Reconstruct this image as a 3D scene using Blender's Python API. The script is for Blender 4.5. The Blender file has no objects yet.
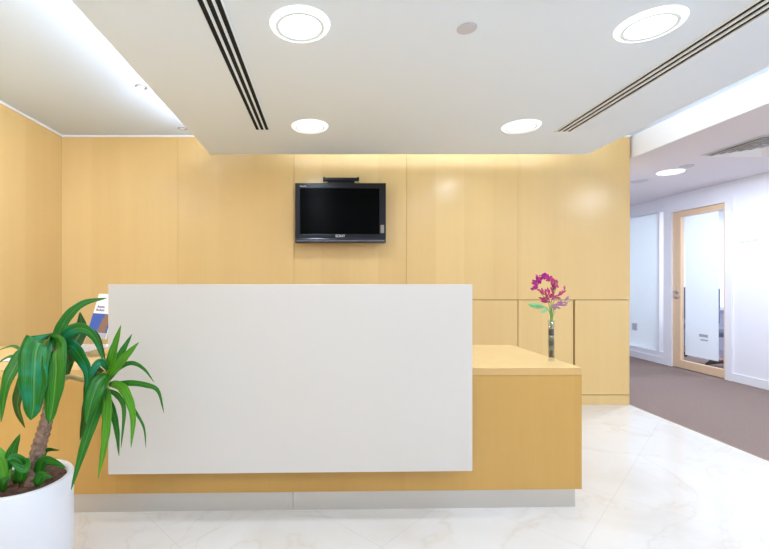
import bpy, bmesh, math, random
from mathutils import Vector, Matrix
random.seed(7)
sc = bpy.context.scene
COL = sc.collection
PI = math.pi

# ------------------------------------------------------------------ camera
EYE = 1.2
FPX = 420.0
cam_d = bpy.data.cameras.new('camera')
cam_d.sensor_width = 36.0
cam_d.lens = 36.0 * FPX / 769.0
cam_d.shift_x = (384.5 - 325.0) / 769.0
cam_d.shift_y = (281.0 - 274.5) / 769.0
cam_d.clip_start = 0.05
cam = bpy.data.objects.new('camera', cam_d)
COL.objects.link(cam)
cam.location = (0, 0, EYE)
cam.rotation_euler = (PI / 2, 0, 0)
sc.camera = cam

# ------------------------------------------------------------------ world, exposure
sc.view_settings.view_transform = 'Standard'
sc.view_settings.look = 'None'
sc.view_settings.gamma = 1.0
sc.view_settings.use_curve_mapping = False
sc.view_settings.exposure = -0.23
W = bpy.data.worlds.new('daylight')
sc.world = W
W.use_nodes = True
bg = W.node_tree.nodes['Background']
bg.inputs[0].default_value = (0.80, 0.96, 1.20, 1)
bg.inputs[1].default_value = 0.98
sc.cycles.max_bounces = 10
sc.cycles.diffuse_bounces = 6
sc.cycles.glossy_bounces = 4
sc.cycles.transparent_max_bounces = 12
sc.cycles.sample_clamp_indirect = 6.0


def area(name, loc, rot, sx, sy, power, color=(1, 1, 1), portal=False, shape='RECTANGLE', parent=None, spread=None):
    l = bpy.data.lights.new(name, 'AREA')
    l.shape = shape
    l.size = sx
    if shape == 'RECTANGLE':
        l.size_y = sy
    l.energy = power
    l.color = color
    if spread is not None:
        l.spread = spread
    if portal:
        l.cycles.is_portal = True
    o = bpy.data.objects.new(name, l)
    COL.objects.link(o)
    o.location = loc
    o.rotation_euler = rot
    if parent:
        o.parent = parent
    return o


YB = -3.2          # glazed front of the lobby, behind the camera
area('portal_front', (1.1, YB - 0.12, 1.3), (PI / 2, 0, 0), 6.8, 2.3, 1, portal=True)       # faces +Y
area('portal_office', (8.12, 6.6, 1.5), (0, PI / 2, 0), 2.2, 3.6, 1, portal=True)           # faces -X

DOWN_W = 8.2
COVE_W = 12.0

# ------------------------------------------------------------------ materials
def mat(name, base=(0.8, 0.8, 0.8), rough=0.5, metal=0.0, spec=0.5, coat=0.0, coat_r=0.1, emit=None, es=0.0):
    m = bpy.data.materials.new(name)
    m.use_nodes = True
    b = m.node_tree.nodes['Principled BSDF']
    b.inputs['Base Color'].default_value = (*base, 1)
    b.inputs['Roughness'].default_value = rough
    b.inputs['Metallic'].default_value = metal
    b.inputs['Specular IOR Level'].default_value = spec
    b.inputs['Coat Weight'].default_value = coat
    b.inputs['Coat Roughness'].default_value = coat_r
    if emit:
        b.inputs['Emission Color'].default_value = (*emit, 1)
        b.inputs['Emission Strength'].default_value = es
    return m


def nd(m, t, **kw):
    n = m.node_tree.nodes.new(t)
    for k, v in kw.items():
        setattr(n, k, v)
    return n


def lk(m, a, b):
    m.node_tree.links.new(a, b)


def mathn(m, op, a, b=None):
    n = nd(m, 'ShaderNodeMath', operation=op)
    for i, v in enumerate((a, b)):
        if v is None:
            continue
        if isinstance(v, (int, float)):
            n.inputs[i].default_value = v
        else:
            lk(m, v, n.inputs[i])
    return n.outputs[0]


def noise(m, vec, scale, detail=3, rough=0.5, dist=0.0):
    n = nd(m, 'ShaderNodeTexNoise')
    n.inputs['Scale'].default_value = scale
    n.inputs['Detail'].default_value = detail
    n.inputs['Roughness'].default_value = rough
    n.inputs['Distortion'].default_value = dist
    lk(m, vec, n.inputs['Vector'])
    return n.outputs['Fac']


def mixc(m, fac, a, b, mode='MIX'):
    n = nd(m, 'ShaderNodeMix', data_type='RGBA', blend_type=mode)
    if isinstance(fac, (int, float)):
        n.inputs['Factor'].default_value = fac
    else:
        lk(m, fac, n.inputs['Factor'])
    for s, v in ((6, a), (7, b)):
        if isinstance(v, tuple):
            n.inputs[s].default_value = (*v, 1)
        else:
            lk(m, v, n.inputs[s])
    return n.outputs[2]


def ramp(m, fac, stops):
    n = nd(m, 'ShaderNodeValToRGB')
    e = n.color_ramp.elements
    e[0].position, e[0].color = stops[0][0], (*stops[0][1], 1)
    e[1].position, e[1].color = stops[-1][0], (*stops[-1][1], 1)
    for p, c in stops[1:-1]:
        x = e.new(p)
        x.color = (*c, 1)
    lk(m, fac, n.inputs[0])
    return n.outputs[0]


def wood(name, c1, c2, axis='X', strip=0.278, rough=0.26, vary=0.38):
    """birch veneer: upright strips of slightly different tone, fine upright grain"""
    m = mat(name, c1, rough, spec=0.42)
    tc = nd(m, 'ShaderNodeTexCoord')
    sep = nd(m, 'ShaderNodeSeparateXYZ')
    lk(m, tc.outputs['Object'], sep.inputs[0])
    a = mathn(m, 'ADD', sep.outputs[axis], 0.04)
    fl = mathn(m, 'FLOOR', mathn(m, 'DIVIDE', a, strip))
    wn = nd(m, 'ShaderNodeTexWhiteNoise', noise_dimensions='1D')
    lk(m, fl, wn.inputs['W'])
    mp = nd(m, 'ShaderNodeMapping')
    lk(m, tc.outputs['Object'], mp.inputs[0])
    mp.inputs['Scale'].default_value = (1, 1, 0.045)
    cmb = nd(m, 'ShaderNodeCombineXYZ')
    lk(m, mathn(m, 'MULTIPLY', wn.outputs['Value'], 7.0), cmb.inputs[1])
    va = nd(m, 'ShaderNodeVectorMath', operation='ADD')
    lk(m, mp.outputs[0], va.inputs[0])
    lk(m, cmb.outputs[0], va.inputs[1])
    fine = noise(m, va.outputs[0], 90, 3, 0.6)
    broad = noise(m, va.outputs[0], 9, 2, 0.5, 0.4)
    blot = noise(m, tc.outputs['Object'], 2.2, 3, 0.6)
    f = mathn(m, 'ADD', mathn(m, 'MULTIPLY', wn.outputs['Value'], vary),
              mathn(m, 'ADD', mathn(m, 'MULTIPLY', fine, 0.22), mathn(m, 'ADD', mathn(m, 'MULTIPLY', broad, 0.35), mathn(m, 'MULTIPLY', blot, 0.25))))
    f = mathn(m, 'SUBTRACT', f, 0.25)
    col = mixc(m, f, c1, c2)
    lk(m, col, m.node_tree.nodes['Principled BSDF'].inputs['Base Color'])
    return m


WC1, WC2 = (0.82, 0.575, 0.245), (0.70, 0.455, 0.175)
M = {}
M['wood_x'] = wood('birch_veneer', WC1, WC2, 'X')
M['wood_y'] = wood('birch_veneer_side', WC1, WC2, 'Y')
M['wood_desk'] = wood('desk_veneer', (0.66, 0.385, 0.105), (0.52, 0.275, 0.06), 'X', strip=0.30, rough=0.38)
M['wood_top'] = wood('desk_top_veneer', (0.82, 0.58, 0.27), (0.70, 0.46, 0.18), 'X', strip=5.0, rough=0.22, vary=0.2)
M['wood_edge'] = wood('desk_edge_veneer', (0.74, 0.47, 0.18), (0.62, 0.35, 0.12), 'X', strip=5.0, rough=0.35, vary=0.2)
M['wood_door'] = wood('door_wood', (0.86, 0.62, 0.40), (0.76, 0.50, 0.30), 'Z', strip=9.0, rough=0.4, vary=0.2)
M['seam'] = mat('dark_gap', (0.36, 0.22, 0.10), 0.8)
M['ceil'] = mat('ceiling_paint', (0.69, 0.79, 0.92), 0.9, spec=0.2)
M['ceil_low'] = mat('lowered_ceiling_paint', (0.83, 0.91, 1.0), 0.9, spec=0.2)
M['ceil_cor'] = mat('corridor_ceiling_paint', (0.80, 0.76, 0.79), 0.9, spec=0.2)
M['white'] = mat('white_paint', (0.90, 0.90, 0.90), 0.7, spec=0.3)
M['wall_w'] = mat('white_wall_paint', (0.88, 0.875, 0.915), 0.8, spec=0.3)
M['frame_w'] = mat('white_frame', (0.88, 0.86, 0.88), 0.45)
M['panel'] = mat('panel_laminate', (0.73, 0.67, 0.60), 0.42)
M['panel_edge'] = mat('panel_edge', (0.95, 0.90, 0.78), 0.5)
M['steel'] = mat('brushed_steel', (0.66, 0.62, 0.56), 0.42, metal=0.6)
M['steel2'] = mat('satin_steel', (0.62, 0.60, 0.58), 0.3, metal=1.0)
M['brass'] = mat('warm_metal', (0.55, 0.42, 0.28), 0.3, metal=0.9)
M['dark'] = mat('black_and_slot_shade', (0.008, 0.008, 0.008), 0.9)
M['slot_w'] = mat('slot_bar', (0.62, 0.62, 0.62), 0.6)
M['tv'] = mat('tv_plastic', (0.010, 0.009, 0.011), 0.3, spec=0.25)
M['tv_bar'] = mat('tv_bar_plastic', (0.02, 0.022, 0.03), 0.15)
M['screen'] = mat('tv_screen', (0.002, 0.002, 0.002), 0.2, spec=0.03)
M['tv_lab'] = mat('tv_label', (0.30, 0.27, 0.24), 0.5)
M['logo'] = mat('logo_silver', (0.75, 0.75, 0.78), 0.35)
M['pot'] = mat('pot_glaze', (0.80, 0.79, 0.80), 0.35)
M['paper'] = mat('paper', (0.88, 0.88, 0.92), 0.6)
M['blue'] = mat('print_blue', (0.03, 0.10, 0.42), 0.5)
M['navy'] = mat('print_navy', (0.02, 0.03, 0.12), 0.5)
M['print_brown'] = mat('print_brown', (0.25, 0.14, 0.09), 0.5)
M['print_grey'] = mat('print_grey', (0.45, 0.47, 0.52), 0.5)
M['grey'] = mat('mid_grey', (0.42, 0.42, 0.44), 0.6)
M['lgrey'] = mat('light_grey', (0.62, 0.62, 0.66), 0.6)
M['chair'] = mat('chair_blue', (0.03, 0.06, 0.14), 0.6)
M['desk_grey'] = mat('office_desk', (0.30, 0.30, 0.42), 0.5)
M['disc'] = mat('downlight_diffuser', (1, 1, 1), 0.5, emit=(1, 1, 1), es=4.0)
M['rim'] = mat('downlight_glass_rim', (0.9, 0.92, 0.92), 0.3, emit=(0.95, 1, 1), es=1.3)  # emission put in for the soft halo around the disc
M['ring'] = mat('downlight_ring', (0.35, 0.36, 0.36), 0.5, emit=(0.9, 1, 1), es=0.50)  # not a lamp: the ring's brightness is put in as emission
M['led'] = mat('led_strip', (1, 1, 1), 0.5, emit=(1, 0.98, 0.93), es=3.0)
M['spot_lamp'] = mat('spot_lamp', (0.85, 0.85, 0.85), 0.4)
M['magenta'] = mat('petal_magenta', (0.42, 0.004, 0.20), 0.6)
M['rose'] = mat('petal_rose', (0.50, 0.035, 0.15), 0.6)
M['mauve'] = mat('petal_mauve', (0.42, 0.16, 0.28), 0.6)
M['stem'] = mat('flower_stem', (0.16, 0.33, 0.07), 0.6)
M['pale_leaf'] = mat('pale_leaf', (0.25, 0.60, 0.26), 0.5)
M['stone_dark'] = mat('vase_filler_dark', (0.055, 0.012, 0.016), 0.4)
M['stone_green'] = mat('vase_filler_green', (0.26, 0.30, 0.10), 0.5)
M['cane'] = mat('cane_shoot', (0.50, 0.36, 0.14), 0.7)

# marble floor
def marble():
    m = mat('cream_marble', (0.85, 0.83, 0.79), 0.10, spec=0.45)
    tc = nd(m, 'ShaderNodeTexCoord')
    P = tc.outputs['Object']
    n1 = noise(m, P, 1.6, 5, 0.6, 0.8)
    n2 = noise(m, P, 6.0, 4, 0.6, 0.5)
    base = ramp(m, n1, [(0.3, (0.69, 0.64, 0.57)), (0.5, (0.74, 0.705, 0.65)), (0.7, (0.76, 0.74, 0.70))])
    # veins: thin level lines of warped noise
    v = noise(m, P, 1.1, 4, 0.55, 1.4)
    d = mathn(m, 'ABSOLUTE', mathn(m, 'SUBTRACT', v, 0.5))
    vf = ramp(m, d, [(0.0, (1, 1, 1)), (0.012, (0.3, 0.3, 0.3)), (0.035, (0, 0, 0))])
    vm = mathn(m, 'MULTIPLY', mathn(m, 'MULTIPLY', vf, n2), 0.6)
    base = mixc(m, vm, base, (0.60, 0.50, 0.38))
    # diagonal joints
    sep = nd(m, 'ShaderNodeSeparateXYZ')
    lk(m, P, sep.inputs[0])
    s = mathn(m, 'ADD', sep.outputs[0], sep.outputs[1])
    t = mathn(m, 'SUBTRACT', sep.outputs[1], sep.outputs[0])
    T = 0.643
    def joint(q, off):
        u = mathn(m, 'DIVIDE', mathn(m, 'SUBTRACT', mathn(m, 'DIVIDE', q, math.sqrt(2)), off), T)
        u = mathn(m, 'ABSOLUTE', mathn(m, 'SUBTRACT', mathn(m, 'FRACT', mathn(m, 'ADD', u, 50.5)), 0.5))
        return mathn(m, 'LESS_THAN', u, 0.0028)
    j = mathn(m, 'MAXIMUM', joint(s, 0.875), joint(t, 1.803))
    base = mixc(m, mathn(m, 'MULTIPLY', j, 0.25), base, (0.42, 0.35, 0.27))
    lk(m, base, m.node_tree.nodes['Principled BSDF'].inputs['Base Color'])
    return m
M['marble'] = marble()

def noisy(name, c1, c2, scale, rough, bump=0.0, spec=0.3):
    m = mat(name, c1, rough, spec=spec)
    tc = nd(m, 'ShaderNodeTexCoord')
    f = noise(m, tc.outputs['Object'], scale, 4, 0.7)
    f2 = ramp(m, f, [(0.3, c1), (0.7, c2)])
    b = m.node_tree.nodes['Principled BSDF']
    lk(m, f2, b.inputs['Base Color'])
    if bump:
        bn = nd(m, 'ShaderNodeBump')
        bn.inputs['Strength'].default_value = bump
        bn.inputs['Distance'].default_value = 0.01
        lk(m, f, bn.inputs['Height'])
        lk(m, bn.outputs[0], b.inputs['Normal'])
    return m
M['carpet'] = noisy('mauve_carpet', (0.225, 0.165, 0.143), (0.31, 0.23, 0.20), 120, 0.95, 0.4, 0.1)
M['soil'] = noisy('potting_soil', (0.03, 0.015, 0.01), (0.16, 0.08, 0.05), 60, 0.9, 1.0)
M['bark'] = noisy('cane_bark', (0.16, 0.085, 0.05), (0.42, 0.28, 0.20), 45, 0.9, 1.0)
def leafmat(name, c1, c2, c3, rough=0.38):
    """c1 dark base, c2 light streaks along the blade, c3 patches; pale midrib"""
    m = mat(name, c1, rough, spec=0.35)
    uv = nd(m, 'ShaderNodeUVMap')
    mp = nd(m, 'ShaderNodeMapping')
    mp.inputs['Scale'].default_value = (7, 0.5, 1)
    lk(m, uv.outputs[0], mp.inputs[0])
    st = noise(m, mp.outputs[0], 3.0, 2, 0.5)
    tc = nd(m, 'ShaderNodeTexCoord')
    pn = noise(m, tc.outputs['Object'], 14, 2, 0.5)
    a = mixc(m, ramp(m, st, [(0.42, (0, 0, 0)), (0.62, (1, 1, 1))]), c1, c2)
    a = mixc(m, ramp(m, pn, [(0.45, (0, 0, 0)), (0.68, (0.8, 0.8, 0.8))]), a, c3)
    sep = nd(m, 'ShaderNodeSeparateXYZ')
    lk(m, uv.outputs[0], sep.inputs[0])
    rib = mathn(m, 'LESS_THAN', mathn(m, 'ABSOLUTE', mathn(m, 'SUBTRACT', sep.outputs[0], 0.5)), 0.035)
    a = mixc(m, mathn(m, 'MULTIPLY', rib, 0.35), a, (0.20, 0.42, 0.07))
    lk(m, a, m.node_tree.nodes['Principled BSDF'].inputs['Base Color'])
    return m
M['leaf_a'] = leafmat('leaf_green', (0.010, 0.115, 0.004), (0.035, 0.23, 0.010), (0.012, 0.17, 0.015))
M['leaf_b'] = leafmat('leaf_bright', (0.045, 0.23, 0.006), (0.13, 0.38, 0.012), (0.07, 0.30, 0.010))
M['leaf_c'] = leafmat('leaf_dark', (0.014, 0.062, 0.003), (0.03, 0.11, 0.006), (0.018, 0.075, 0.004))
M['leaf_t'] = leafmat('leaf_teal_sheen', (0.007, 0.115, 0.010), (0.018, 0.21, 0.02), (0.006, 0.24, 0.12), 0.32)  # teal sheen on the leaves is put into the patch colour

def clear_glass(name, tint=(0.96, 0.98, 1.0), gl=0.08):
    m = bpy.data.materials.new(name)
    m.use_nodes = True
    nt = m.node_tree
    nt.nodes.clear()
    out = nt.nodes.new('ShaderNodeOutputMaterial')
    tr = nt.nodes.new('ShaderNodeBsdfTransparent'); tr.inputs[0].default_value = (*tint, 1)
    g = nt.nodes.new('ShaderNodeBsdfGlossy'); g.inputs['Roughness'].default_value = 0.03
    lw = nt.nodes.new('ShaderNodeMapRange'); fc = nt.nodes.new('ShaderNodeLayerWeight'); fc.inputs[0].default_value = 0.25
    nt.links.new(fc.outputs['Facing'], lw.inputs[0])
    lw.inputs[3].default_value = 0.03; lw.inputs[4].default_value = 0.45
    mx = nt.nodes.new('ShaderNodeMixShader')
    nt.links.new(lw.outputs[0], mx.inputs[0]); nt.links.new(tr.outputs[0], mx.inputs[1]); nt.links.new(g.outputs[0], mx.inputs[2])
    nt.links.new(mx.outputs[0], out.inputs[0])
    return m
def frosted(name, col, clear=0.03):
    m = bpy.data.materials.new(name)
    m.use_nodes = True
    nt = m.node_tree
    nt.nodes.clear()
    out = nt.nodes.new('ShaderNodeOutputMaterial')
    tl = nt.nodes.new('ShaderNodeBsdfTranslucent'); tl.inputs[0].default_value = (*col, 1)
    df = nt.nodes.new('ShaderNodeBsdfDiffuse'); df.inputs[0].default_value = (*col, 1)
    a = nt.nodes.new('ShaderNodeMixShader'); a.inputs[0].default_value = 0.45
    nt.links.new(tl.outputs[0], a.inputs[1]); nt.links.new(df.outputs[0], a.inputs[2])
    tr = nt.nodes.new('ShaderNodeBsdfTransparent')
    b = nt.nodes.new('ShaderNodeMixShader'); b.inputs[0].default_value = clear
    nt.links.new(a.outputs[0], b.inputs[1]); nt.links.new(tr.outputs[0], b.inputs[2])
    nt.links.new(b.outputs[0], out.inputs[0])
    return m
M['glass'] = clear_glass('clear_glass')
M['vase_glass'] = clear_glass('vase_glass', (0.90, 0.92, 0.92))
M['frost'] = frosted('frosted_film', (0.88, 0.92, 0.94))
M['frost_door'] = frosted('frosted_film_door', (0.91, 0.93, 0.95))
M['acrylic'] = clear_glass('acrylic', (0.93, 0.95, 0.97))

# ------------------------------------------------------------------ mesh helpers
def box(bm, x0, x1, y0, y1, z0, z1, mi=0, bev=0.0):
    b2 = bmesh.new()
    bmesh.ops.create_cube(b2, size=1)
    for v in b2.verts:
        v.co = Vector(((x0 + x1) / 2 + v.co.x * (x1 - x0), (y0 + y1) / 2 + v.co.y * (y1 - y0), (z0 + z1) / 2 + v.co.z * (z1 - z0)))
    if bev:
        bmesh.ops.bevel(b2, geom=b2.edges[:], offset=bev, segments=2, affect='EDGES', profile=0.6)
    for f in b2.faces:
        f.material_index = mi
    merge(bm, b2)


def merge(bm, b2, mtx=None):
    me = bpy.data.meshes.new('tmp')
    if mtx is not None:
        b2.transform(mtx)
    b2.to_mesh(me)
    b2.free()
    bm.from_mesh(me)
    bpy.data.meshes.remove(me)


def lathe(bm, prof, cx=0, cy=0, seg=48, mi=0):
    """prof: list of (r, z) closed or open profile revolved about z"""
    rings = []
    for r, z in prof:
        if r < 1e-5:
            rings.append([bm.verts.new((cx, cy, z))])
        else:
            rings.append([bm.verts.new((cx + r * math.cos(2 * PI * i / seg), cy + r * math.sin(2 * PI * i / seg), z)) for i in range(seg)])
    for a, b in zip(rings, rings[1:]):
        for i in range(seg):
            j = (i + 1) % seg
            vs = []
            if len(a) == 1 and len(b) == 1:
                continue
            if len(a) == 1:
                vs = [a[0], b[j], b[i]]
            elif len(b) == 1:
                vs = [a[i], a[j], b[0]]
            else:
                vs = [a[i], a[j], b[j], b[i]]
            f = bm.faces.new(vs)
            f.material_index = mi
            f.smooth = True


def catmull(pts, n):
    P = [Vector(p) for p in pts]
    P = [P[0] * 2 - P[1]] + P + [P[-1] * 2 - P[-2]]
    out = []
    S = len(P) - 3
    for k in range(n + 1):
        u = k / n * S
        i = min(int(u), S - 1)
        t = u - i
        a, b, c, d = P[i:i + 4]
        out.append(0.5 * ((2 * b) + (c - a) * t + (2 * a - 5 * b + 4 * c - d) * t * t + (3 * b - a - 3 * c + d) * t ** 3))
    return out


def tube(bm, pts, radii, seg=10, n=None, mi=0, cap=True):
    if n:
        path = catmull(pts, n)
        rr = [radii[0] + (radii[-1] - radii[0]) * i / n for i in range(n + 1)] if len(radii) == 2 else [radii[0]] * (n + 1)
    else:
        path = [Vector(p) for p in pts]
        rr = radii if len(radii) == len(path) else [radii[0]] * len(path)
    rings = []
    up = Vector((0.13, 0.31, 0.94)).normalized()
    for i, p in enumerate(path):
        t = (path[min(i + 1, len(path) - 1)] - path[max(i - 1, 0)]).normalized()
        a = t.cross(up)
        if a.length < 0.05:
            a = t.cross(Vector((1, 0, 0)))
        a.normalize()
        b = t.cross(a)
        rings.append([bm.verts.new(p + (a * math.cos(2 * PI * k / seg) + b * math.sin(2 * PI * k / seg)) * rr[i]) for k in range(seg)])
    for r0, r1 in zip(rings, rings[1:]):
        for k in range(seg):
            f = bm.faces.new([r0[k], r0[(k + 1) % seg], r1[(k + 1) % seg], r1[k]])
            f.smooth = True
            f.material_index = mi
    if cap:
        bm.faces.new(rings[0]).material_index = mi
        bm.faces.new(list(reversed(rings[-1]))).material_index = mi


def obj(name, bm, mats, parent=None, loc=None, rotz=None):
    bmesh.ops.recalc_face_normals(bm, faces=bm.faces[:])
    me = bpy.data.meshes.new(name)
    bm.to_mesh(me)
    bm.free()
    for m in (mats if isinstance(mats, (list, tuple)) else [mats]):
        me.materials.append(m)
    o = bpy.data.objects.new(name, me)
    COL.objects.link(o)
    if parent:
        o.parent = parent
    if loc:
        o.location = loc
    if rotz:
        o.rotation_euler = (0, 0, rotz)
    return o


def boxo(name, dims, m, parent=None, bev=0.0, **kw):
    bm = bmesh.new()
    box(bm, *dims, bev=bev)
    return obj(name, bm, m, parent, **kw)


def thing(name, label, cat, loc=(0, 0, 0), rotz=0, group=None):
    o = bpy.data.objects.new(name, None)
    o.empty_display_size = 0.05
    COL.objects.link(o)
    o.location = loc
    o.rotation_euler = (0, 0, rotz)
    o['label'] = label
    o['category'] = cat
    if group:
        o['group'] = group
    return o


def tag(o, label, cat, group=None):
    o['label'] = label
    o['category'] = cat
    if group:
        o['group'] = group
    return o


def struct(o):
    o['kind'] = 'structure'
    return o


def text_mesh(name, txt, size, m, parent, loc, rot=(PI / 2, 0, 0), depth=0.0004, bold=0.0):
    c = bpy.data.curves.new(name, 'FONT')
    c.body = txt
    c.size = size
    c.extrude = depth
    c.offset = bold
    c.align_x = 'CENTER'
    c.align_y = 'CENTER'
    t = bpy.data.objects.new(name, c)
    COL.objects.link(t)
    dg = bpy.context.evaluated_depsgraph_get()
    me = bpy.data.meshes.new_from_object(t.evaluated_get(dg))
    bpy.data.objects.remove(t)
    o = bpy.data.objects.new(name, me)
    me.materials.clear()
    me.materials.append(m)
    COL.objects.link(o)
    o.parent = parent
    o.location = loc
    o.rotation_euler = rot
    return o


def P(px, py, Y):
    return Vector(((px - 325.0) * Y / FPX, Y, EYE - (py - 281.0) * Y / FPX))


# ------------------------------------------------------------------ setting
XL, YW, XE = -2.55, 4.07, 2.955      # left wall, wood wall front, wood wall end / carpet line
HC, HL, HR = 2.61, 2.35, 2.40        # upper, lowered and corridor ceiling heights
XR = 4.88
YEND = 7.8

struct(boxo('floor', (XL - 0.2, XE, YB - 0.2, YW + 0.6, -0.1, 0), M['marble']))
struct(boxo('floor_carpet', (XE + 0.004, XR, YB - 0.2, YEND, -0.1, 0.002), M['carpet']))
struct(boxo('trim_carpet_edge', (XE, XE + 0.004, YB - 0.2, YW + 0.02, -0.1, 0.004), M['brass']))

# wood wall, back: panels with fine gaps over a dark core
bm = bmesh.new()
seams = [XL, -1.425, -0.30, 0.79, 1.87, XE]
cab_top = 1.016
box(bm, XL - 0.05, XE - 0.0005, YW + 0.018, YW + 0.6, cab_top + 0.004, 2.7, 1)
box(bm, XL - 0.05, seams[3] - 0.003, YW + 0.018, YW + 0.6, 0, cab_top + 0.004, 1)
for i, (a, b) in enumerate(zip(seams, seams[1:])):
    z0 = 0.0 if i < 3 else cab_top + 0.004
    g = 0.0012
    box(bm, a + (g if i else 0), b - (g if i < 4 else 0), YW, YW + 0.018, z0, 2.7, 0)
box(bm, XE - 0.0005, XE, YW + 0.018, YW + 0.6, 0, 2.7, 0)
struct(obj('wall_back', bm, [M['wood_x'], M['seam']]))
# left wood wall
bm = bmesh.new()
ys = [YB, -1.4, -0.3, 0.79, 1.88, 2.97, YW]
box(bm, XL - 0.2, XL - 0.018, YB - 0.2, YW + 0.1, 0, 2.7, 1)
for a, b in zip(ys, ys[1:]):
    box(bm, XL - 0.018, XL, a, b - 0.0015, 0, 2.7, 0)
struct(obj('wall_left', bm, [M['wood_y'], M['seam']]))
# corridor walls
struct(boxo('wall_corridor_left', (XE - 0.15, XE - 0.001, YW + 0.6, YEND, 0, HR), M['wall_w']))
struct(boxo('wall_corridor_end', (XE - 0.15, XR + 0.1, YEND, YEND + 0.1, 0, HR), M['wall_w']))
# upper ceiling and corridor ceiling
struct(boxo('ceiling', (XL - 0.2, 3.0, YB - 0.2, YW + 0.6, HC, HC + 0.1), M['ceil']))
struct(boxo('ceiling_corridor', (3.0, XR + 0.2, YB - 0.2, YEND + 0.1, HR, HC + 0.1), M['ceil_cor']))
struct(boxo('trim_cove_face', (2.985, 3.0, YB - 0.2, YW + 0.6, HR - 0.001, HC), M['white']))
# white edge beads where wood walls meet the ceiling
struct(boxo('trim_1', (XL, XE, YW - 0.012, YW, HC - 0.016, HC), M['white']))
struct(boxo('trim_2', (XL, XL + 0.012, YB, YW - 0.012, HC - 0.016, HC), M['white']))

# lowered ceiling slab left uncut behind the two air diffusers
LX0, LX1, LY1 = -1.04, 2.38, 3.815
SL = (-0.528, -0.420, 3.20)
SR = (1.768, 1.885, 3.235)
bm = bmesh.new()
box(bm, LX0, LX1, YB, LY1, HL, HL + 0.045)
box(bm, LX0 + 0.26, LX1 - 0.26, YB, LY1 - 0.26, HL + 0.04, HC)
struct(obj('ceiling_lowered', bm, M['ceil_low']))

# front of the lobby, behind the camera: glazed opening with mullions
bm = bmesh.new()
box(bm, XL - 0.2, -2.3, YB - 0.15, YB, 0, HC)
box(bm, 4.5, XR + 0.1, YB - 0.15, YB, 0, HC)
box(bm, -2.3, 4.5, YB - 0.15, YB, 2.45, HC)
box(bm, -2.3, 4.5, YB - 0.15, YB, 0, 0.12)
struct(obj('wall_front', bm, M['wall_w']))
bm = bmesh.new()
for x in (-2.3, -0.95, 0.4, 1.75, 3.1, 4.44):
    box(bm, x, x + 0.06, YB - 0.12, YB - 0.04, 0.12, 2.45)
struct(obj('window_1', bm, M['frame_w']))

# right corridor wall with door and glazed partition
DY0, DY1 = 5.11, 5.89       # door leaf along Y
DT = 2.155                  # door head
WY0, WY1 = 6.17, 7.6        # frosted window
bm = bmesh.new()
t = 0.12
box(bm, XR, XR + t, YB - 0.2, 5.02, 0, HR)
box(bm, XR, XR + t, 5.02, 6.03, DT + 0.05, HR)
box(bm, XR, XR + t, 6.03, WY1, 2.21, HR)
box(bm, XR, XR + t, 6.03, WY1, 0, 0.17)
box(bm, XR, XR + t, 6.13, WY0, 0.17, 2.21)
box(bm, XR, XR + t, WY1, YEND, 0, HR)
struct(obj('wall_right', bm, M['wall_w']))
bm = bmesh.new()
box(bm, XR - 0.012, XR, YB, 5.02, 0, 0.1, bev=0.003)
struct(obj('baseboard_right', bm, M['frame_w']))
bm = bmesh.new()
box(bm, XR - 0.012, XR, 6.03, YEND, 0, 0.1, bev=0.003)
struct(obj('baseboard_right_far', bm, M['frame_w']))
# door: white casing, wooden leaf frame, glass, film, handle
bm = bmesh.new()
box(bm, XR - 0.02, XR + t, 5.02, DY0 - 0.004, 0, DT + 0.05)
box(bm, XR - 0.02, XR + t, DY1 + 0.004, 6.03, 0, DT + 0.05)
box(bm, XR - 0.02, XR + t, DY0 - 0.004, DY1 + 0.004, DT + 0.003, DT + 0.05)
struct(obj('trim_door_casing', bm, M['frame_w']))
door = bpy.data.objects.new('door_1', None)
COL.objects.link(door)
door.location = (XR, DY0, 0)
struct(door)
w = DY1 - DY0
bm = bmesh.new()
box(bm, 0.0, 0.045, 0, 0.03, 0.01, DT)
box(bm, 0.0, 0.045, w - 0.125, w, 0.01, DT)
box(bm, 0.0, 0.045, 0.03, w - 0.125, DT - 0.075, DT)
box(bm, 0.0, 0.045, 0.03, w - 0.125, 0.01, 0.115)
obj('door_leaf_frame', bm, M['wood_door'], door)
boxo('door_pane', (0.018, 0.026, 0.03, w - 0.125, 0.115, DT - 0.075), M['glass'], door)
boxo('frosted_film', (0.014, 0.0165, 0.115, w - 0.185, 0.20, DT - 0.085), M['frost_door'], door)
bm = bmesh.new()
hy = w - 0.062
for sx in (-1,):
    b2 = bmesh.new(); lathe(b2, [(0, 0), (0.026, 0), (0.026, 0.008), (0, 0.008)], seg=24)
    merge(bm, b2, Matrix.Translation((0, hy, 1.05)) @ Matrix.Rotation(-PI / 2, 4, 'Y'))
    tube(bm, [(-0.006, hy, 1.05), (-0.05, hy, 1.05), (-0.056, hy - 0.012, 1.05), (-0.056, hy - 0.12, 1.05)], [0.009], seg=10)
    b2 = bmesh.new(); lathe(b2, [(0, 0), (0.024, 0), (0.024, 0.008), (0, 0.008)], seg=24)
    merge(bm, b2, Matrix.Translation((0, hy, 0.975)) @ Matrix.Rotation(-PI / 2, 4, 'Y'))
obj('door_handle', bm, M['steel2'], door)
bm = bmesh.new()
for k, (dy, dz, hh) in enumerate([(0.0, 0.06, 0.035), (0.0, 0.012, 0.018)]):
    box(bm, 0.010, 0.0135, 0.26, 0.38 - 0.02 * k, 0.415 + dz, 0.415 + dz + hh)
obj('door_sticker', bm, M['grey'], door)
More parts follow.
